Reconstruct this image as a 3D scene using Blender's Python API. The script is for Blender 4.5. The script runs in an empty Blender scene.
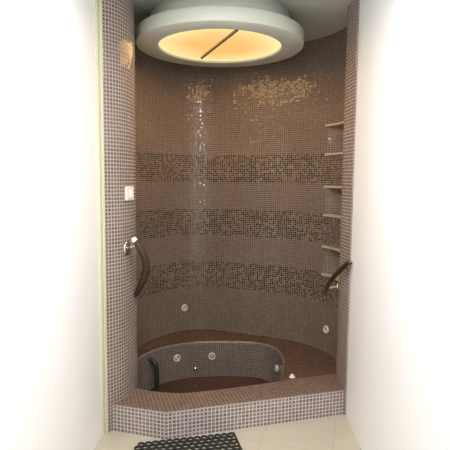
import bpy, bmesh, math, random
from mathutils import Vector, Matrix
random.seed(4)
C = bpy.context.scene
COL = C.collection
PI = math.pi
P = 0.0235            # height unit of the bands and niches
PW = P*10/14          # fine mosaic pitch inside the alcove
PP = 0.0215           # coarser mosaic pitch of pillars and kerb
ROLL = .5
ZC = 2.60             # ceiling height
KZ = 0.165            # kerb height
LZ = 0.145            # ledge height

# ------------------------------------------------------------------ materials
def lin(r, g, b):
    f = lambda c: (c/255/12.92) if c/255 <= .04045 else ((c/255+.055)/1.055)**2.4
    return (f(r), f(g), f(b), 1)

def principled(name, col, rough=.5, metal=0, bump=0, scale=30, var=0, coat=0):
    m = bpy.data.materials.new(name); m.use_nodes = True
    nt = m.node_tree; b = nt.nodes['Principled BSDF']
    b.inputs['Base Color'].default_value = (*col[:3], 1)
    b.inputs['Roughness'].default_value = rough
    b.inputs['Metallic'].default_value = metal
    b.inputs['Coat Weight'].default_value = coat
    tc = nt.nodes.new('ShaderNodeTexCoord')
    nz = nt.nodes.new('ShaderNodeTexNoise'); nz.inputs['Scale'].default_value = scale
    nz.inputs['Detail'].default_value = 4
    nt.links.new(tc.outputs['Object'], nz.inputs['Vector'])
    if var:
        mx = nt.nodes.new('ShaderNodeMix'); mx.data_type = 'RGBA'
        mx.inputs[6].default_value = (*[c*(1-var) for c in col[:3]], 1)
        mx.inputs[7].default_value = (*[min(1, c*(1+var)) for c in col[:3]], 1)
        nt.links.new(nz.outputs['Fac'], mx.inputs[0])
        nt.links.new(mx.outputs[2], b.inputs['Base Color'])
    if bump:
        bp = nt.nodes.new('ShaderNodeBump'); bp.inputs['Strength'].default_value = bump
        bp.inputs['Distance'].default_value = .002
        nt.links.new(nz.outputs['Fac'], bp.inputs['Height'])
        nt.links.new(bp.outputs['Normal'], b.inputs['Normal'])
    return m

class NG:
    """tiny node-building helper"""
    def __init__(s, m): s.nt = m.node_tree; s.n = s.nt.nodes; s.l = s.nt.links
    def put(s, v, sock):
        if hasattr(v, 'links'): s.l.new(v, sock)
        else: sock.default_value = v
    def m(s, op, a, b=0.0, c=None):
        n = s.n.new('ShaderNodeMath'); n.operation = op
        s.put(a, n.inputs[0]); s.put(b, n.inputs[1])
        if c is not None: s.put(c, n.inputs[2])
        return n.outputs[0]
    def v(s, op, a, b=None, scale=None):
        n = s.n.new('ShaderNodeVectorMath'); n.operation = op
        s.put(a, n.inputs[0])
        if b is not None: s.put(b, n.inputs[1])
        if scale is not None: s.put(scale, n.inputs['Scale'])
        return n.outputs[0]
    def mix(s, f, a, b):
        n = s.n.new('ShaderNodeMix'); n.data_type = 'RGBA'
        s.put(f, n.inputs[0]); s.put(a, n.inputs[6]); s.put(b, n.inputs[7])
        return n.outputs[2]

def mosaic(name, tile_a, tile_b, grout, bands=False, jitter=.05, rough=.12, gw=.085, dark=None, spec=.5, ramp_bias=0.0, pitch=PW, voff=0.0):
    m = bpy.data.materials.new(name); m.use_nodes = True
    g = NG(m); b = g.n['Principled BSDF']
    uv = g.n.new('ShaderNodeUVMap'); uv.uv_map = 'UVMap'
    sc = g.v('SCALE', g.v('ADD', uv.outputs[0], (0, voff, 0)), scale=1/pitch)
    fl = g.v('FLOOR', sc); fr = g.v('FRACTION', sc)
    sp = g.n.new('ShaderNodeSeparateXYZ'); g.l.new(fr, sp.inputs[0])
    fx = g.m('ABSOLUTE', g.m('SUBTRACT', sp.outputs[0], .5))
    fy = g.m('ABSOLUTE', g.m('SUBTRACT', sp.outputs[1], .5))
    mx = g.m('MAXIMUM', fx, fy)
    isg = g.m('GREATER_THAN', mx, .5-gw)
    wn = g.n.new('ShaderNodeTexWhiteNoise'); wn.noise_dimensions = '3D'
    g.l.new(fl, wn.inputs['Vector'])
    off = g.v('ADD', fl, (17.3, 5.1, 3.7))
    wn2 = g.n.new('ShaderNodeTexWhiteNoise'); wn2.noise_dimensions = '3D'
    g.l.new(off, wn2.inputs['Vector'])
    tile = g.mix(wn.outputs['Value'], tile_a, tile_b)
    if bands:
        s2 = g.n.new('ShaderNodeSeparateXYZ'); g.l.new(fl, s2.inputs[0])
        row = s2.outputs[1]
        inb = None
        for lo, hi in ((32, 46), (60, 74), (88, 102)):
            q = g.m('MULTIPLY', g.m('GREATER_THAN', row, lo-.5), g.m('LESS_THAN', row, hi-.5))
            inb = q if inb is None else g.m('ADD', inb, q)
        isd = g.m('MULTIPLY', inb, g.m('LESS_THAN', wn2.outputs['Value'], .55))
        tile = g.mix(isd, tile, dark)
    col = g.mix(isg, tile, grout)
    # grime of its own shape
    nz = g.n.new('ShaderNodeTexNoise'); nz.inputs['Scale'].default_value = 3.0; nz.inputs['Detail'].default_value = 5
    tc = g.n.new('ShaderNodeTexCoord'); g.l.new(tc.outputs['Object'], nz.inputs['Vector'])
    gr = g.m('MULTIPLY_ADD', nz.outputs['Fac'], .35, .82)
    col = g.v('SCALE', col, scale=gr)
    g.l.new(col, b.inputs['Base Color'])
    g.l.new(g.m('MULTIPLY_ADD', isg, .6, rough), b.inputs['Roughness'])
    g.l.new(g.m('MULTIPLY_ADD', isg, -.4, spec), b.inputs['Specular IOR Level'])
    geo = g.n.new('ShaderNodeNewGeometry')
    j = g.v('SCALE', g.v('SUBTRACT', wn2.outputs['Color'], (.5, .5, .5)), scale=g.m('MULTIPLY_ADD', g.m('POWER', wn.outputs['Value'], 2.0), 2.3*jitter, .3*jitter))
    nn = g.v('NORMALIZE', g.v('ADD', geo.outputs['Normal'], j))
    g.l.new(nn, b.inputs['Normal'])
    return m

T1, T2 = (.215, .150, .130, 1), (.36, .265, .235, 1)
M = {}
M['wall'] = mosaic('mosaic_wall', (.095, .064, .051, 1), (.165, .115, .092, 1), (.29, .235, .19, 1), True, dark=(.012, .006, .005, 1), jitter=.13, rough=.09, spec=.55, voff=-.2*PW, gw=.12)
M['pillar'] = mosaic('mosaic_pillar', (.125, .088, .078, 1), (.180, .130, .116, 1), (.42, .355, .31, 1), jitter=.07, pitch=PP, gw=.14, spec=.35)
M['kerb'] = mosaic('mosaic_kerb', (.17, .125, .120, 1), (.27, .205, .195, 1), (.60, .54, .50, 1), jitter=.05, pitch=P, gw=.12)
M['kerb_top'] = mosaic('mosaic_kerb_top', (.11, .068, .054, 1), (.19, .125, .098, 1), (.25, .18, .14, 1), jitter=.05, pitch=P, gw=.12)
M['ledge'] = mosaic('mosaic_ledge', (.095, .050, .036, 1), (.145, .082, .060, 1), (.13, .080, .060, 1), jitter=.03, rough=.22)
M['basin'] = mosaic('mosaic_basin', (.10, .072, .062, 1), (.165, .125, .108, 1), (.30, .255, .225, 1), jitter=.08, pitch=.019, gw=.11)
M['white'] = principled('white_paint', (.93, .93, .93), .6, bump=.05, scale=120)
M['cream'] = principled('cream_trim_paint', (.64, .62, .44), .45, bump=.05)
M['ceiling'] = principled('ceiling_paint', (.54, .56, .52), .7, bump=.05)
M['lamp_paint'] = principled('lamp_body_paint', (.64, .66, .58), .5, bump=.03)
M['marble'] = principled('cream_marble_strip', (.50, .43, .31), .3, var=.08, scale=18)
M['ivory'] = principled('ivory_plastic', (.80, .76, .62), .3, var=.03)
M['hole'] = principled('dark_nozzle_opening', (.05, .04, .03), .4, var=.1)
M['chrome'] = principled('brushed_nickel', (.75, .72, .65), .25, 1, var=.05)
M['bar'] = principled('dark_brown_handle', (.040, .024, .014), .45, var=.25, scale=14, coat=.08)
M['rubber'] = principled('black_rubber', (.022, .022, .022), .55, bump=.2, var=.2)
M['rod'] = principled('dark_rod', (.06, .045, .03), .5, var=.1)
M['old'] = principled('dark_green_bronze', (.045, .05, .038), .4, .4, var=.3)

def floor_mat():
    m = bpy.data.materials.new('cream_floor_tile'); m.use_nodes = True
    g = NG(m); b = g.n['Principled BSDF']
    tc = g.n.new('ShaderNodeTexCoord')
    mp = g.n.new('ShaderNodeMapping'); mp.inputs['Rotation'].default_value = (0, 0, .28)
    mp.inputs['Location'].default_value = (.12, .21, 0)
    g.l.new(tc.outputs['Object'], mp.inputs[0])
    br = g.n.new('ShaderNodeTexBrick'); br.offset = 0
    br.inputs['Color1'].default_value = (.53, .49, .395, 1); br.inputs['Color2'].default_value = (.515, .47, .37, 1)
    br.inputs['Mortar'].default_value = (.43, .385, .30, 1)
    br.inputs['Scale'].default_value = 1; br.inputs['Mortar Size'].default_value = .0022
    br.inputs['Brick Width'].default_value = .4; br.inputs['Row Height'].default_value = .4
    g.l.new(mp.outputs[0], br.inputs[0])
    nz = g.n.new('ShaderNodeTexNoise'); nz.inputs['Scale'].default_value = 7; nz.inputs['Detail'].default_value = 6
    g.l.new(tc.outputs['Object'], nz.inputs['Vector'])
    col = g.v('SCALE', br.outputs[0], scale=g.m('MULTIPLY_ADD', nz.outputs['Fac'], .18, .91))
    g.l.new(col, b.inputs['Base Color']); b.inputs['Roughness'].default_value = .3
    return m
M['floor'] = floor_mat()

def diffuser_mat():
    m = bpy.data.materials.new('lit_amber_diffuser'); m.use_nodes = True
    g = NG(m); g.n.remove(g.n['Principled BSDF'])
    out = g.n['Material Output']; em = g.n.new('ShaderNodeEmission')
    tc = g.n.new('ShaderNodeTexCoord')
    # lamp tubes behind the diffuser: a ring near the edge and a dimmer middle
    ln = g.v('LENGTH', tc.outputs['Object'])
    n = g.n.new('ShaderNodeVectorMath'); n.operation = 'LENGTH'; g.l.new(tc.outputs['Object'], n.inputs[0])
    t = g.m('POWER', g.m('DIVIDE', n.outputs['Value'], .42), 2.2)
    nz = g.n.new('ShaderNodeTexNoise'); nz.inputs['Scale'].default_value = 4
    g.l.new(tc.outputs['Object'], nz.inputs['Vector'])
    t = g.m('ADD', t, g.m('MULTIPLY', g.m('SUBTRACT', nz.outputs['Fac'], .5), .5))
    rp = g.n.new('ShaderNodeValToRGB'); e = rp.color_ramp.elements
    e[0].position = .1; e[0].color = (1.0, .58, .19, 1)
    e[1].position = .95; e[1].color = (1.0, .90, .42, 1)
    g.l.new(t, rp.inputs[0]); g.l.new(rp.outputs[0], em.inputs[0]); em.inputs[1].default_value = 1.0
    g.l.new(em.outputs[0], out.inputs[0])
    return m
M['diffuser'] = diffuser_mat()

def water_mat():
    m = bpy.data.materials.new('still_water'); m.use_nodes = True
    g = NG(m); b = g.n['Principled BSDF']
    b.inputs['Base Color'].default_value = (.15, .075, .048, 1); b.inputs['Roughness'].default_value = .05
    b.inputs['IOR'].default_value = 1.33; b.inputs['Transmission Weight'].default_value = .45
    nz = g.n.new('ShaderNodeTexNoise'); nz.inputs['Scale'].default_value = 6
    tc = g.n.new('ShaderNodeTexCoord'); g.l.new(tc.outputs['Object'], nz.inputs['Vector'])
    bp = g.n.new('ShaderNodeBump'); bp.inputs['Strength'].default_value = .25; bp.inputs['Distance'].default_value = .01
    g.l.new(nz.outputs['Fac'], bp.inputs['Height']); g.l.new(bp.outputs[0], b.inputs['Normal'])
    return m
M['water'] = water_mat()

# ------------------------------------------------------------------ helpers
def obj(name, bm, mat, parent=None, smooth=False, loc=None):
    me = bpy.data.meshes.new(name)
    if loc is not None: bmesh.ops.translate(bm, verts=bm.verts, vec=-Vector(loc))
    bm.normal_update(); bm.to_mesh(me); bm.free()
    mats = mat if isinstance(mat, (list, tuple)) else [mat]
    for x in mats: me.materials.append(x)
    o = bpy.data.objects.new(name, me); COL.objects.link(o)
    if loc is not None: o.location = loc
    if parent is not None:
        o.parent = parent
        o.matrix_parent_inverse = Matrix.Identity(4)
    if smooth:
        for p in me.polygons: p.use_smooth = True
    return o
def tag(o, label=None, cat=None, group=None, kind=None):
    for k, v in (('label', label), ('category', cat), ('group', group), ('kind', kind)):
        if v: o[k] = v
    return o
def empty(name, loc, label, cat, group=None, rot=None):
    o = bpy.data.objects.new(name, None); COL.objects.link(o)
    o.location = loc; o.empty_display_size = .05
    if rot is not None: o.rotation_euler = rot
    return tag(o, label, cat, group)
def struct(name, bm, mat, **k): return tag(obj(name, bm, mat, **k), kind='structure')

def catmull(pts, n=16, closed=False):
    out = []; N = len(pts)
    rng = range(N) if closed else range(N-1)
    for i in rng:
        g = lambda k: Vector(pts[k % N]) if closed else Vector(pts[max(0, min(N-1, k))])
        p0, p1, p2, p3 = g(i-1), g(i), g(i+1), g(i+2)
        for s in range(n):
            t = s/n
            out.append(.5*((2*p1)+(p2-p0)*t+(2*p0-5*p1+4*p2-p3)*t*t+(3*p1-p0-3*p2+p3)*t**3))
    if not closed: out.append(Vector(pts[-1]))
    return out
def resample(pts, step):
    out = [pts[0].copy()]; acc = 0.0
    for a, b in zip(pts, pts[1:]):
        L = (b-a).length; d = 0.0
        while acc + (L-d) >= step:
            d += step-acc; out.append(a.lerp(b, d/L)); acc = 0.0
        acc += L-d
    return out
def quad(bm, uvl, co, uv, mi=0):
    f = bm.faces.new([bm.verts.new(c) for c in co]); f.material_index = mi
    for l, u in zip(f.loops, uv): l[uvl].uv = u
    return f
def box(bm, x0, y0, z0, x1, y1, z1, M4=None):
    r = bmesh.ops.create_cube(bm, size=1)
    T = Matrix.Translation(((x0+x1)/2, (y0+y1)/2, (z0+z1)/2)) @ Matrix.Diagonal((abs(x1-x0), abs(y1-y0), abs(z1-z0), 1))
    bmesh.ops.transform(bm, verts=r['verts'], matrix=(M4 @ T) if M4 else T)
    return r['verts']
def lathe(bm, prof, n=48, M4=Matrix.Identity(4)):
    rings = []
    for r, z in prof:
        if r < 1e-6: rings.append([bm.verts.new(M4 @ Vector((0, 0, z)))])
        else: rings.append([bm.verts.new(M4 @ Vector((r*math.cos(2*PI*k/n), r*math.sin(2*PI*k/n), z))) for k in range(n)])
    for a, b in zip(rings, rings[1:]):
        for k in range(n):
            k2 = (k+1) % n
            if len(a) == 1 and len(b) == 1: continue
            if len(a) == 1: bm.faces.new((a[0], b[k2], b[k]))
            elif len(b) == 1: bm.faces.new((a[k], a[k2], b[0]))
            else: bm.faces.new((a[k], a[k2], b[k2], b[k]))
def tube(bm, pts, rad, n=14, flat=1.0, ref=Vector((0, 0, 1))):
    pts = [Vector(p) for p in pts]; rings = []
    for i, p in enumerate(pts):
        t = (pts[min(i+1, len(pts)-1)]-pts[max(i-1, 0)]).normalized()
        s = t.cross(ref)
        if s.length < 1e-4: s = t.cross(Vector((1, 0, 0)))
        s.normalize(); u = s.cross(t)
        r = rad[i] if isinstance(rad, (list, tuple)) else rad
        rings.append([bm.verts.new(p+s*r*math.cos(2*PI*k/n)+u*r*flat*math.sin(2*PI*k/n)) for k in range(n)])
    for a, b in zip(rings, rings[1:]):
        for k in range(n): bm.faces.new((a[k], a[(k+1) % n], b[(k+1) % n], b[k]))
    bm.faces.new(rings[0][::-1]); bm.faces.new(rings[-1])

# ------------------------------------------------------------------ plan of the alcove
left_pts = [(-.686, 2.725), (-.655, 2.755), (-.612, 2.815), (-.585, 2.89), (-.570, 3.00), (-.580, 3.12), (-.63, 3.24)]
back_pts = [(-.70, 3.40), (-.735, 3.58), (-.69, 3.80), (-.59, 4.00), (-.44, 4.17), (-.28, 4.26), (-.12, 4.26), (.08, 4.19), (.30, 4.105), (.48, 4.025), (.64, 3.92), (.76, 3.79), (.835, 3.64), (.865, 3.48)]
right_pts = [(.85, 3.34), (.80, 3.25), (.772, 3.19), (.768, 3.12), (.775, 3.04), (.782, 2.955)]
plan = resample(catmull(left_pts+back_pts+right_pts, 24), PW)
def nearest(p):
    p = Vector(p); return min(range(len(plan)), key=lambda i: (plan[i]-p).length)
iL = nearest(left_pts[-1]); iR = nearest(right_pts[0])
iN0 = nearest((.785, 3.745)); iN1 = nearest((.862, 3.50))
NICHES = [(33, 43), (53, 63), (73, 83)]
DEP = .05
def niche_depth(i): return DEP*max(0, math.sin(PI*(i-iN0)/(iN1-iN0)))**.6+.002
def outward(i):
    t = (plan[min(i+1, len(plan)-1)]-plan[max(i-1, 0)]).normalized()
    return Vector((-t.y, t.x))     # plan runs left, back, right (clockwise): outward = left normal
def sweep(name, i0, i1, z0, z1, mat, niches=(), smooth=False):
    bm = bmesh.new(); uvl = bm.loops.layers.uv.new('UVMap')
    zs = sorted({z0, z1} | {r*P-.02 for n in niches for r in n})
    TH = .05
    for i in range(i0, i1):
        a, b = plan[i], plan[i+1]
        oa, ob = a+outward(i)*TH, b+outward(i+1)*TH
        for za, zb in zip(zs, zs[1:]):
            hole = any(abs(za-n[0]*P+.02) < 1e-6 for n in niches) and iN0 <= i < iN1
            if not hole:
                quad(bm, uvl, [(*b, za), (*a, za), (*a, zb), (*b, zb)], [((i+1)*PW, za), (i*PW, za), (i*PW, zb), ((i+1)*PW, zb)])
                quad(bm, uvl, [(*oa, za), (*ob, za), (*ob, zb), (*oa, zb)], [(i*PW, za), ((i+1)*PW, za), ((i+1)*PW, zb), (i*PW, zb)])
    for (i, s) in ((i0, 1), (i1, -1)):
        a = plan[i]; o = a+outward(i)*TH
        if i in (0, len(plan)-1) or True:
            quad(bm, uvl, [(*a, z0), (*o, z0), (*o, z1), (*a, z1)][::s], [(0, z0), (TH, z0), (TH, z1), (0, z1)][::s])
    for n in niches:            # recesses
        za, zb = n[0]*P-.02, n[1]*P-.02
        ins = []
        for i in range(iN0, iN1+1): ins.append(plan[i]+outward(i)*niche_depth(i))
        for k, i in enumerate(range(iN0, iN1)):
            a, b = ins[k], ins[k+1]
            quad(bm, uvl, [(*b, za), (*a, za), (*a, zb), (*b, zb)], [((i+1)*PW, za), (i*PW, za), (i*PW, zb), ((i+1)*PW, zb)])
            for z, fl in ((za, 1), (zb, -1)):
                quad(bm, uvl, [(*plan[i], z), (*plan[i+1], z), (*b, z), (*a, z)][::fl], [(i*PW, 0), ((i+1)*PW, 0), ((i+1)*PW, DEP), (i*PW, DEP)][::fl])
        for i, q, s in ((iN0, ins[0], 1), (iN1, ins[-1], -1)):
            a = plan[i]
            quad(bm, uvl, [(*a, za), (*q, za), (*q, zb), (*a, zb)][::s], [(0, za), (DEP, za), (DEP, zb), (0, zb)][::s])
    if smooth: bmesh.ops.remove_doubles(bm, verts=bm.verts, dist=1e-5)
    return struct(name, bm, mat, smooth=smooth)
sweep('wall_left', 0, iL, -.6, ZC, M['pillar'], smooth=True)
sweep('wall_back', iL, iR, 0.0, ZC, M['wall'], NICHES)
sweep('wall_right', iR, len(plan)-1, 0.0, ZC, M['pillar'], smooth=True)

# cream stone strips: sill and head of every niche
names = {33: 'lowest niche, beside the right handle', 53: 'middle niche between dark bands', 73: 'topmost niche, above the dark bands'}
for n in NICHES:
    for r, which in ((n[0], 'sill'), (n[1], 'head')):
        bm = bmesh.new()
        z = r*P-.02; zz = (z, z+.016) if which == 'sill' else (z-.014, z+.002)
        pin, pout = [], []
        for i in range(iN0-1, iN1+1):
            o = outward(i); pin.append(plan[i]-o*.012); pout.append(plan[i]+o*(niche_depth(max(i, iN0))-.001))
        nn = len(pin)
        V = [[bm.verts.new((*p, h)) for p in q] for q in (pin, pout) for h in zz]
        a0, a1, b0, b1 = V
        for k in range(nn-1):
            bm.faces.new((a0[k], a0[k+1], a1[k+1], a1[k])); bm.faces.new((b0[k+1], b0[k], b1[k], b1[k+1]))
            bm.faces.new((a1[k], a1[k+1], b1[k+1], b1[k])); bm.faces.new((a0[k+1], a0[k], b0[k], b0[k+1]))
        bm.faces.new((a0[0], a1[0], b1[0], b0[0])); bm.faces.new((a0[-1], b0[-1], b1[-1], a1[-1]))
        o = obj('niche_'+which, bm, M['marble'])
        tag(o, ('thin cream strip along the %s of the %s' % ('bottom edge' if which == 'sill' else 'top edge', names[n[0]])), 'niche edging', 'cream edgings of the wall niches')

# ------------------------------------------------------------------ floor, ceiling, plain walls
bm = bmesh.new(); box(bm, -1.0, -1.3, -.06, 1.05, 2.98, 0)
struct('floor', bm, M['floor'])
bm = bmesh.new(); box(bm, -1.1, -1.4, ZC, 1.2, 4.5, ZC+.08)
struct('ceiling', bm, M['ceiling'])
# entry walls on both sides, straight towards the viewer
def slab(name, pts, th, mat, z1=ZC):
    bm = bmesh.new()
    inn = [Vector(p) for p in pts]; out = []
    for i, p in enumerate(inn):
        t = (inn[min(i+1, len(inn)-1)]-inn[max(i-1, 0)]).normalized(); out.append(p+Vector((-t.y, t.x))*th)
    V = [[bm.verts.new((*p, h)) for p in q] for q in (inn, out) for h in (0, z1)]
    a0, a1, b0, b1 = V; n = len(inn)
    for k in range(n-1):
        bm.faces.new((a0[k], a0[k+1], a1[k+1], a1[k])); bm.faces.new((b0[k+1], b0[k], b1[k], b1[k+1]))
        bm.faces.new((a1[k], a1[k+1], b1[k+1], b1[k])); bm.faces.new((a0[k+1], a0[k], b0[k], b0[k+1]))
    bm.faces.new((a0[0], a1[0], b1[0], b0[0])); bm.faces.new((a0[-1], b0[-1], b1[-1], a1[-1]))
    bmesh.ops.recalc_face_normals(bm, faces=bm.faces)
    return struct(name, bm, mat)
slab('wall_entry_left', [(-.717, -1.2), (-.717, 2.70)], .1, M['white'])
slab('wall_entry_right', [(.785, 2.95), (.775, 2.6), (.775, -1.2)], .1, M['white'])
slab('wall_front', [(.9, -1.2), (-.86, -1.2)], .1, M['white'])
# cream door lining between the white wall and the tiled pillar, in two stepped mouldings
bm = bmesh.new()
box(bm, -.727, 2.70, 0, -.702, 2.75, ZC); box(bm, -.702, 2.712, 0, -.682, 2.765, ZC); box(bm, -.693, 2.704, 0, -.688, 2.73, ZC)
struct('trim_1', bm, M['cream'])

# ------------------------------------------------------------------ tub: kerb, ledge, basin
tub = empty('sunken_tub', (0, 3.4, 0), 'round sunken tub faced in small brown mosaic behind a low tiled kerb', 'bathtub')
def rel(o):            # children keep world coordinates in their mesh
    o.location = Vector(o.location)-Vector((0, 3.4, 0)); return o
front = [(-.70, 2.762), (-.680, 2.753), (-.335, 2.65), (.79, 2.975)]
inner = catmull([(-.66, 3.02), (-.57, 2.975), (-.44, 2.925), (-.30, 2.905), (-.21, 2.912), (-.03, 2.957), (.20, 3.035), (.45, 3.122), (.66, 3.19), (.78, 3.225)], 6)
def tri_fill(bm, uvl, loop, z, ang, mi, up=True):
    vs = [bm.verts.new((*p, z)) for p in loop]
    f = bm.faces.new(vs); f.normal_update()
    if (f.normal.z > 0) != up: f.normal_flip()
    f.material_index = mi
    c, s = math.cos(ang), math.sin(ang)
    for l in f.loops: l[uvl].uv = (l.vert.co.x*c+l.vert.co.y*s, -l.vert.co.x*s+l.vert.co.y*c)
bm = bmesh.new(); uvl = bm.loops.layers.uv.new('UVMap')
fr = [Vector(p) for p in front]
u = 0
for a, b in zip(fr, fr[1:]):
    L = (b-a).length
    quad(bm, uvl, [(*a, -.02), (*b, -.02), (*b, KZ-.004), (*a, KZ-.004)], [(u, -.02), (u+L, -.02), (u+L, KZ), (u, KZ)])
    u += L
# softly rounded nosing
def shrink(p, d): return p+Vector((0, d))
for a, b in zip(fr, fr[1:]):
    quad(bm, uvl, [(*a, KZ-.004), (*b, KZ-.004), (*shrink(b, .004), KZ), (*shrink(a, .004), KZ)], [(.5*PP, .5*PP)]*4)
loop = [shrink(p, .004) for p in fr]+inner[::-1]
tri_fill(bm, uvl, loop, KZ, .285, 1)
u = 0
for a, b in zip(inner, inner[1:]):
    L = (b-a).length
    quad(bm, uvl, [(*b, -.62), (*a, -.62), (*a, KZ), (*b, KZ)], [(u+L, -.62), (u, -.62), (u, KZ), (u+L, KZ)], 2); u += L
kerb = rel(obj('kerb', bm, [M['kerb'], M['kerb_top'], M['basin']], tub))
kerb['label'] = 'low mosaic kerb with pale grout along the front'

# basin outline (clockwise from kerb left, round the back to kerb right)
basin_pts = [(-.59, 3.00), (-.61, 3.12), (-.645, 3.22), (-.675, 3.36), (-.668, 3.50), (-.62, 3.64), (-.515, 3.79), (-.40, 3.865), (-.27, 3.92), (-.05, 3.95), (.14, 3.95), (.30, 3.92), (.40, 3.84), (.45, 3.70), (.46, 3.52), (.43, 3.32), (.38, 3.11)]
basin = resample(catmull(basin_pts, 24), P)
nb = len(basin)
FZ = -.60
bm = bmesh.new(); uvl = bm.loops.layers.uv.new('UVMap')
for i in range(nb-1):
    a, b = basin[i], basin[i+1]
    # rounded lip then the wall
    cx = Vector((-.06, 3.4))
    def inw(p, d): return p+(cx-p).normalized()*d
    quad(bm, uvl, [(*inw(b, .012), LZ-.012), (*inw(a, .012), LZ-.012), (*a, LZ), (*b, LZ)], [((i+1)*P, LZ-.02), (i*P, LZ-.02), (i*P, LZ), ((i+1)*P, LZ)])
    quad(bm, uvl, [(*inw(b, .05), FZ), (*inw(a, .05), FZ), (*inw(a, .012), LZ-.012), (*inw(b, .012), LZ-.012)], [((i+1)*P, FZ), (i*P, FZ), (i*P, LZ-.02), ((i+1)*P, LZ-.02)])
tri_fill(bm, uvl, basin, FZ, 0, 0)
bas = rel(obj('basin', bm, M['basin'], tub))
# ledge ring between basin and alcove wall
bm = bmesh.new(); uvl = bm.loops.layers.uv.new('UVMap')
wl = plan[nearest((-.570, 3.00)):nearest((.775, 3.18))+1]
def at_frac(pts, f):
    x = f*(len(pts)-1); i = min(int(x), len(pts)-2); return pts[i].lerp(pts[i+1], x-i)
NS = 120
for k in range(NS):
    a, b = at_frac(basin, k/NS), at_frac(basin, (k+1)/NS)
    c, d = at_frac(wl, (k+1)/NS), at_frac(wl, k/NS)
    for f_ in ([a, b, c, d],):
        quad(bm, uvl, [(*p, LZ) for p in f_], [(p.x, p.y) for p in f_])
bmesh.ops.recalc_face_normals(bm, faces=bm.faces)
for f in bm.faces:
    if f.normal.z < 0: f.normal_flip()
led = rel(obj('ledge', bm, M['ledge'], tub)); led['label'] = 'smooth reddish brown ledge around the basin'

# water
bm = bmesh.new()
WZ = -.150
wp = [p+(Vector((-.06, 3.4))-p).normalized()*.030 for p in basin]
wp = [p+Vector((0, .035 if p.y < 3.14 else 0)) for p in wp]
top = [bm.verts.new((*p, WZ)) for p in wp]; bot = [bm.verts.new((*(p+(Vector((-.06, 3.4))-p).normalized()*.014), -.595)) for p in wp]
bm.faces.new(top); bm.faces.new(bot[::-1])
for k in range(len(wp)): bm.faces.new((top[k], bot[k], bot[(k+1) % len(wp)], top[(k+1) % len(wp)]))
bmesh.ops.recalc_face_normals(bm, faces=bm.faces)
tag(obj('water', bm, M['water'], loc=(0, 3.4, -.595)), 'still dark brown water lying in the round basin', 'water', kind='stuff')

# ------------------------------------------------------------------ jets
def frame_at(pos, n):
    n = Vector(n).normalized(); up = Vector((0, 0, 1)); x = up.cross(n).normalized(); y = n.cross(x)
    return Matrix(((x.x, y.x, n.x, pos[0]), (x.y, y.y, n.y, pos[1]), (x.z, y.z, n.z, pos[2]), (0, 0, 0, 1)))
def jet_parts(parent, T, R=.031):
    bm = bmesh.new(); lathe(bm, [(R*.62, -.02), (R, -.02), (R, .003), (R*.92, .008), (R*.7, .008), (R*.62, .002), (R*.62, -.02)], 32, T)
    a = obj('ring', bm, M['ivory'], parent, True)
    bm = bmesh.new(); lathe(bm, [(R*.6, -.012), (R*.6, -.001), (R*.36, .001), (R*.30, .006), (R*.2, .006), (R*.14, -.006), (0, -.006)], 24, T)
    b = obj('nozzle', bm, M['chrome'], parent, True)
    return a, b
def basin_point(xt, z):      # a point of the rear basin wall on the bearing of xt
    best = min((i for i in range(nb-1) if basin[i].y > 3.35), key=lambda i: abs(basin[i].x-xt))
    return best
def basin_jet(i, z, R=.031, tiny=False):
    p = basin[i]; t = (basin[i+1]-basin[i-1]).normalized(); n = Vector((t.y, -t.x, 0))
    d = .012+(LZ-.012-z)/(LZ-.012-FZ)*.038
    pos = (p.x+n.x*(d+.001), p.y+n.y*(d+.001), z)
    T = frame_at((pos[0], pos[1]-3.4, pos[2]), n)
    if tiny:
        bm = bmesh.new(); lathe(bm, [(.0, .012), (.009, .011), (.013, .003), (.017, .001), (.017, -.01)], 20, T)
        o = obj('air_valve', bm, M['chrome'], tub, True); o['label'] = 'small dark metal valve between two jets'; return
    h = bpy.data.objects.new('jet', None); COL.objects.link(h); h.parent = tub; h.empty_display_size = .02
    jet_parts(h, T, R)
jets_b = []
def by_pixel_x(px, lo=3.35):
    return min((i for i in range(1, nb-1) if basin[i].y > lo), key=lambda i: abs(225+480*basin[i].x/(basin[i].y*.9956+1.45*.0932)-px))
basin_jet(by_pixel_x(178.5), .030); basin_jet(by_pixel_x(212), .02)
basin_jet(by_pixel_x(195), -.082, tiny=True)
basin_jet(by_pixel_x(280), .0, .028)
# dark grab handle at the left of the basin
bm = bmesh.new()
i0 = nearest_b = min(range(nb), key=lambda i: (basin[i]-Vector((-.60, 3.67))).length)
p = basin[i0]; n2 = (Vector((-.06, 3.4))-p).normalized()
pts = catmull([(p.x+n2.x*a, p.y-3.4+n2.y*a, z) for a, z in ((.0, .085), (.03, .085), (.062, .07), (.078, .02), (.082, -.05), (.085, -.12), (.07, -.19), (.035, -.20))], 6)
tube(bm, pts, .021, 14, .8)
o = obj('grab_handle', bm, M['old'], tub, True); o['label'] = 'dark upright handle on the left side of the basin'

# small ivory knob on the ledge, close to the kerb
bm = bmesh.new(); lathe(bm, [(0, LZ+.020), (.010, LZ+.019), (.014, LZ+.013), (.013, LZ+.006), (.020, LZ+.004), (.024, LZ-.002)], 24, Matrix.Translation((.475, 3.215-3.4, 0)))
o = obj('air_knob', bm, M['ivory'], tub, True); o['label'] = 'small ivory knob on the ledge'
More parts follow.
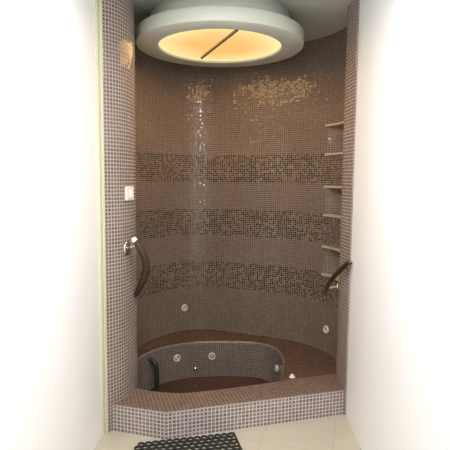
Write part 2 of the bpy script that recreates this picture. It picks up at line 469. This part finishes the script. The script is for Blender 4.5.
# two pale chipped spots on the kerb edge
for cx_, cy_, an, w_ in ((-.41, 2.676, -.29, .012), (.446, 2.879, .281, .015)):
    T = Matrix.Translation((cx_, cy_-3.4, KZ-.002)) @ Matrix.Rotation(an, 4, 'Z')
    bm = bmesh.new(); vs = box(bm, -w_, -.007, -.008, w_, .006, .003, T)
    bmesh.ops.bevel(bm, geom=bm.edges[:], offset=.0025, segments=2, affect='EDGES')
    o = obj('grout_chip', bm, M['marble'], kerb); o['label'] = 'pale chipped spot on the kerb edge'
def wall_jet(i, z, label):
    p = plan[i]; o = outward(i); n = Vector((-o.x, -o.y, 0))
    e = empty('body_jet', (p.x, p.y, z), label, 'shower jet', 'body jets in the alcove wall')
    T = frame_at((n.x*.001, n.y*.001, 0), n)
    jet_parts(e, T, .031)
def plan_px(px, z, a, b):
    return min(range(a, b), key=lambda i: abs(225+480*plan[i].x/(plan[i].y*.9956+(1.5-z)*.0932)-px))
wall_jet(plan_px(186, .35, iL+26, iR), .355, 'round ivory jet in the curved wall below the lowest dark band, left side')
wall_jet(plan_px(327, .33, iL+90, iR-2), .33, 'round ivory jet on the right wall beneath the niches and handle')

# ------------------------------------------------------------------ ceiling lamp
LC = Vector((-.045, 3.39, 0)); UZ = 2.40
lamp = empty('ceiling_lamp', (LC.x, LC.y, ZC), 'large round ceiling lamp with wide pale rim and glowing amber disc', 'ceiling lamp')
z0 = UZ-ZC
bm = bmesh.new()
lathe(bm, [(.418, z0+.062), (.418, z0+.004), (.422, z0), (.560, z0), (.566, z0+.004), (.568, z0+.012), (.568, z0+.078), (.564, z0+.084), (.44, z0+.084), (.44, z0+.062), (.418, z0+.062)], 128)
o = obj('rim', bm, M['lamp_paint'], lamp, True)
md = o.modifiers.new('edge', 'EDGE_SPLIT'); md.split_angle = math.radians(35)
bm = bmesh.new(); lathe(bm, [(.47, z0+.084), (.47, -.0005), (.45, -.0005), (.45, z0+.084)], 96)
obj('neck', bm, M['lamp_paint'], lamp, True)
bm = bmesh.new(); lathe(bm, [(.417, z0+.012), (0, z0+.012)], 96)
for f in bm.faces: f.normal_flip() if f.normal.z > 0 else None
bmesh.ops.translate(bm, verts=bm.verts, vec=(0, 0, -(z0+.012)))
o = obj('diffuser', bm, M['diffuser'], lamp); o.location = (0, 0, z0+.012); o['label'] = 'glowing amber disc'
bm = bmesh.new()
a = Vector((-.14, .285, z0+.004)); b = Vector((.11, -.40, z0+.004))
ROD = (a, b)
tube(bm, [a, b], .0095, 10)
o = obj('divider_bar', bm, M['rod'], lamp); o['label'] = 'thin dark bar crossing the amber disc'

# ------------------------------------------------------------------ switch plate on the left pillar
def plan_at(px, z, a, b): return plan_px(px, z, a, b)
i = plan_px(127.5, 1.4, 1, 20)
p = plan[i]; o_ = outward(i); n = Vector((-o_.x, -o_.y, 0))
n_face = (n+Vector((.12, -.25, 0))).normalized()
sw = empty('light_switch', (p.x, p.y, 1.415), 'white rectangular light switch on the tiled left pillar above the handle', 'light switch')
T = frame_at(n*.008, n)
bm = bmesh.new(); box(bm, -.048, -.042, -.010, .048, .042, .008, T)
bmesh.ops.bevel(bm, geom=bm.edges[:], offset=.003, segments=2, affect='EDGES')
obj('plate', bm, M['ivory'], sw)
bm = bmesh.new(); box(bm, -.022, -.024, .004, .022, .024, .013, T)
bmesh.ops.bevel(bm, geom=bm.edges[:], offset=.002, segments=2, affect='EDGES')
obj('rocker', bm, M['white'], sw)

# ------------------------------------------------------------------ grab handles at the two pillars
def px_point(px, py, D):      # world point at horizontal distance D seen at that place
    th = math.radians(5.35)
    # solve height from py
    k = (py-225)/480
    h = D*(math.sin(th)+k*math.cos(th))/(math.cos(th)-k*math.sin(th))      # drop
    ax = D*math.cos(th)+h*math.sin(th)
    return Vector(((px-225)/480*ax, D, 1.5-h))
# left
iA = plan_px(125.5, 1.2, 1, 20)
pA = plan[iA]; oA = outward(iA); nA = Vector((-oA.x, -oA.y, 0))
zA = px_point(125.5, 249, pA.y).z
base = Vector((pA.x, pA.y, zA))
hl = empty('grab_handle', base, 'curved dark brown grab handle on the left pillar under the light switch', 'grab handle', 'grab handles at the opening')
def flange(parent, pos, n, R=.03, name='flange'):
    bm = bmesh.new(); lathe(bm, [(0, -.004), (R, -.004), (R, .004), (R*.85, .009), (R*.3, .010), (0, .010)], 28, frame_at(pos, n))
    return obj(name, bm, M['chrome'], parent, True)
f = flange(hl, Vector((0, 0, 0))+nA*.004, nA, .041)
bar_w = [px_point(*q) for q in ((134.5, 241, 2.83), (138, 246, 2.83), (143, 254, 2.84), (146, 262, 2.86), (146.5, 270, 2.885), (144.5, 279, 2.91), (141, 287, 2.935), (137.5, 294, 2.975), (134.5, 298, 3.03))]
bm = bmesh.new(); tube(bm, [Vector((0, 0, 0))+nA*.01, bar_w[1]-base], .0065, 12)
obj('post', bm, M['chrome'], hl, True)
pts = catmull([q-base for q in bar_w], 5)
bm = bmesh.new(); tube(bm, pts, [(.015+.008*math.sin(PI*min(1, (k+2)/len(pts)))) for k in range(len(pts))], 16, .8, Vector((0, 1, 0)))
obj('bar', bm, M['bar'], hl, True)
d = (bar_w[0]-bar_w[1]).normalized()
bm = bmesh.new(); lathe(bm, [(0, .014), (.012, .013), (.018, .006), (.020, -.004), (.016, -.010), (0, -.010)], 24, frame_at(bar_w[0]-base, Vector((.25, -.9, .35))))
o = obj('end_cap', bm, M['ivory'], hl, True); o['label'] = 'round ivory end cap'
# lower fixing, on the pillar's inner side
iB = nearest((-.577, 3.10)); pB = plan[iB]; oB = outward(iB); nB = Vector((-oB.x, -oB.y, 0))
zB = bar_w[-1].z
flange(hl, Vector((pB.x, pB.y, zB))+nB*.004-base, nB, .03)
bm = bmesh.new(); tube(bm, [Vector((pB.x, pB.y, zB))-base, bar_w[-2]-base], .0065, 12); obj('post', bm, M['chrome'], hl, True)
# right
iC = nearest((.775, 3.19)); pC = plan[iC]; oC = outward(iC); nC = Vector((-oC.x, -oC.y, 0))
bw = [px_point(*q) for q in ((324.5, 292, 3.17), (327, 287, 3.16), (331, 280, 3.12), (337, 273, 3.05), (343, 267, 2.97), (347.5, 263, 2.915), (350.5, 260.8, 2.89))]
zC_ = px_point(336, 286, 3.19).z
base = Vector((pC.x, pC.y, zC_))
hr = empty('grab_handle', base, 'curved dark brown grab handle on the right pillar beside the lowest niche', 'grab handle', 'grab handles at the opening')
flange(hr, nC*.004, nC, .028)
bm = bmesh.new(); tube(bm, [nC*.01, bw[1]-base], .007, 12); o = obj('post', bm, M['ivory'], hr, True)
pts = catmull([q-base for q in bw], 5)
bm = bmesh.new(); tube(bm, pts, .016, 16, .85, Vector((0, 1, 0))); obj('bar', bm, M['bar'], hr, True)
bm = bmesh.new(); lathe(bm, [(0, .01), (.010, .009), (.0155, .003), (.0165, -.004), (0, -.004)], 24, frame_at(bw[0]-base, (bw[0]-bw[1]).normalized()))
obj('end_cap', bm, M['bar'], hr, True)
iD = nearest((.782, 2.975)); pD = plan[iD]; oD = outward(iD); nD = Vector((-oD.x, -oD.y, 0))
flange(hr, Vector((pD.x, pD.y, bw[-1].z-.03))+nD*.004-base, nD, .028)
bm = bmesh.new(); tube(bm, [Vector((pD.x, pD.y, bw[-1].z-.03))-base, bw[-1]-base], .007, 12); obj('post', bm, M['chrome'], hr, True)

# ------------------------------------------------------------------ rubber ring mat
A = Vector((.062, 2.724)); B = Vector((-.48, 2.602))     # back right corner and a point along the back edge
ex = (A-B).normalized(); ey = Vector((ex.y, -ex.x))        # ey towards the viewer
if ey.y > 0: ey = -ey
bm = bmesh.new()
S = .0402; R_o, R_i = .0208, .0150
rows, cols = 9, 14
th = .011
def ringmesh(bm, c):
    n = 14; L = []
    for r, z in ((R_o, 0), (R_o, th), (R_i, th), (R_i, 0)):
        L.append([bm.verts.new((c.x+r*math.cos(2*PI*k/n), c.y+r*math.sin(2*PI*k/n), z)) for k in range(n)])
    for a, b in zip(L, L[1:]+L[:1]):
        for k in range(n): bm.faces.new((a[k], a[(k+1) % n], b[(k+1) % n], b[k]))
origin = A
for r in range(rows):
    for c in range(cols):
        q = -ex*(S*(c+.5)+(S/2 if r % 2 else 0))+ey*(S*.87*(r+.55))
        ringmesh(bm, q)
# thin webs joining rings and a border strip
def strip(a, b, w, h):
    t = (b-a).normalized(); s = Vector((-t.y, t.x))*w/2
    vs = [bm.verts.new((*(p), z)) for z in (0, h) for p in (a-s, b-s, b+s, a+s)]
    for f in ((0, 3, 2, 1), (4, 5, 6, 7), (0, 1, 5, 4), (1, 2, 6, 5), (2, 3, 7, 6), (3, 0, 4, 7)): bm.faces.new([vs[i] for i in f])
W = S*(cols+.6); Dp = S*.87*(rows+.2)
o0 = Vector((0, 0)); c1 = -ex*W; c2 = -ex*W+ey*Dp; c3 = ey*Dp
strip(c3, o0, .007, th)
bmesh.ops.recalc_face_normals(bm, faces=bm.faces)
tag(obj('rubber_mat', bm, M['rubber']), 'black rubber ring mat with round holes lying on the cream floor before the kerb', 'mat').location = (origin.x, origin.y, 0.0005)

# ------------------------------------------------------------------ lights
def area(name, loc, rot, size, power, col, size_y=None, shape='RECTANGLE'):
    l = bpy.data.lights.new(name, 'AREA'); l.energy = power; l.color = col; l.size = size
    l.shape = shape
    if size_y: l.size_y = size_y
    o = bpy.data.objects.new(name, l); COL.objects.link(o); o.location = loc; o.rotation_euler = rot
    return o
# added fills with no fixture: overhead to whiten the entry walls, and behind viewer
area('added_overhead_fill', (0, 1.3, ZC-.02), (0, 0, 0), .6, 44, (.97, .98, 1), .9)
area('added_rear_fill', (0, -.9, 2.1), (math.radians(80), 0, 0), .5, 11, (.97, .98, 1), .5)
# warm lamp of the round fixture
area('round_lamp_light', (LC.x, LC.y, UZ+.004), (0, 0, 0), .8, 9, (1, .57, .22), shape='DISK')
w = bpy.data.worlds.new('world'); C.world = w; w.use_nodes = True
w.node_tree.nodes['Background'].inputs[0].default_value = (.8, .85, .9, 1)
w.node_tree.nodes['Background'].inputs[1].default_value = .2

cam = bpy.data.cameras.new('camera'); co = bpy.data.objects.new('camera', cam); COL.objects.link(co)
cam.sensor_width = 36; cam.lens = 36*480/450; cam.clip_start = .05
co.location = (0, 0, 1.5); co.rotation_mode = 'QUATERNION'
co.rotation_quaternion = (Matrix.Rotation(math.radians(90-5.35), 3, 'X') @ Matrix.Rotation(math.radians(ROLL), 3, 'Z')).to_quaternion()
C.camera = co
C.view_settings.view_transform = 'Standard'; C.view_settings.look = 'None'
C.view_settings.exposure = 0; C.view_settings.gamma = 1; C.view_settings.use_curve_mapping = False
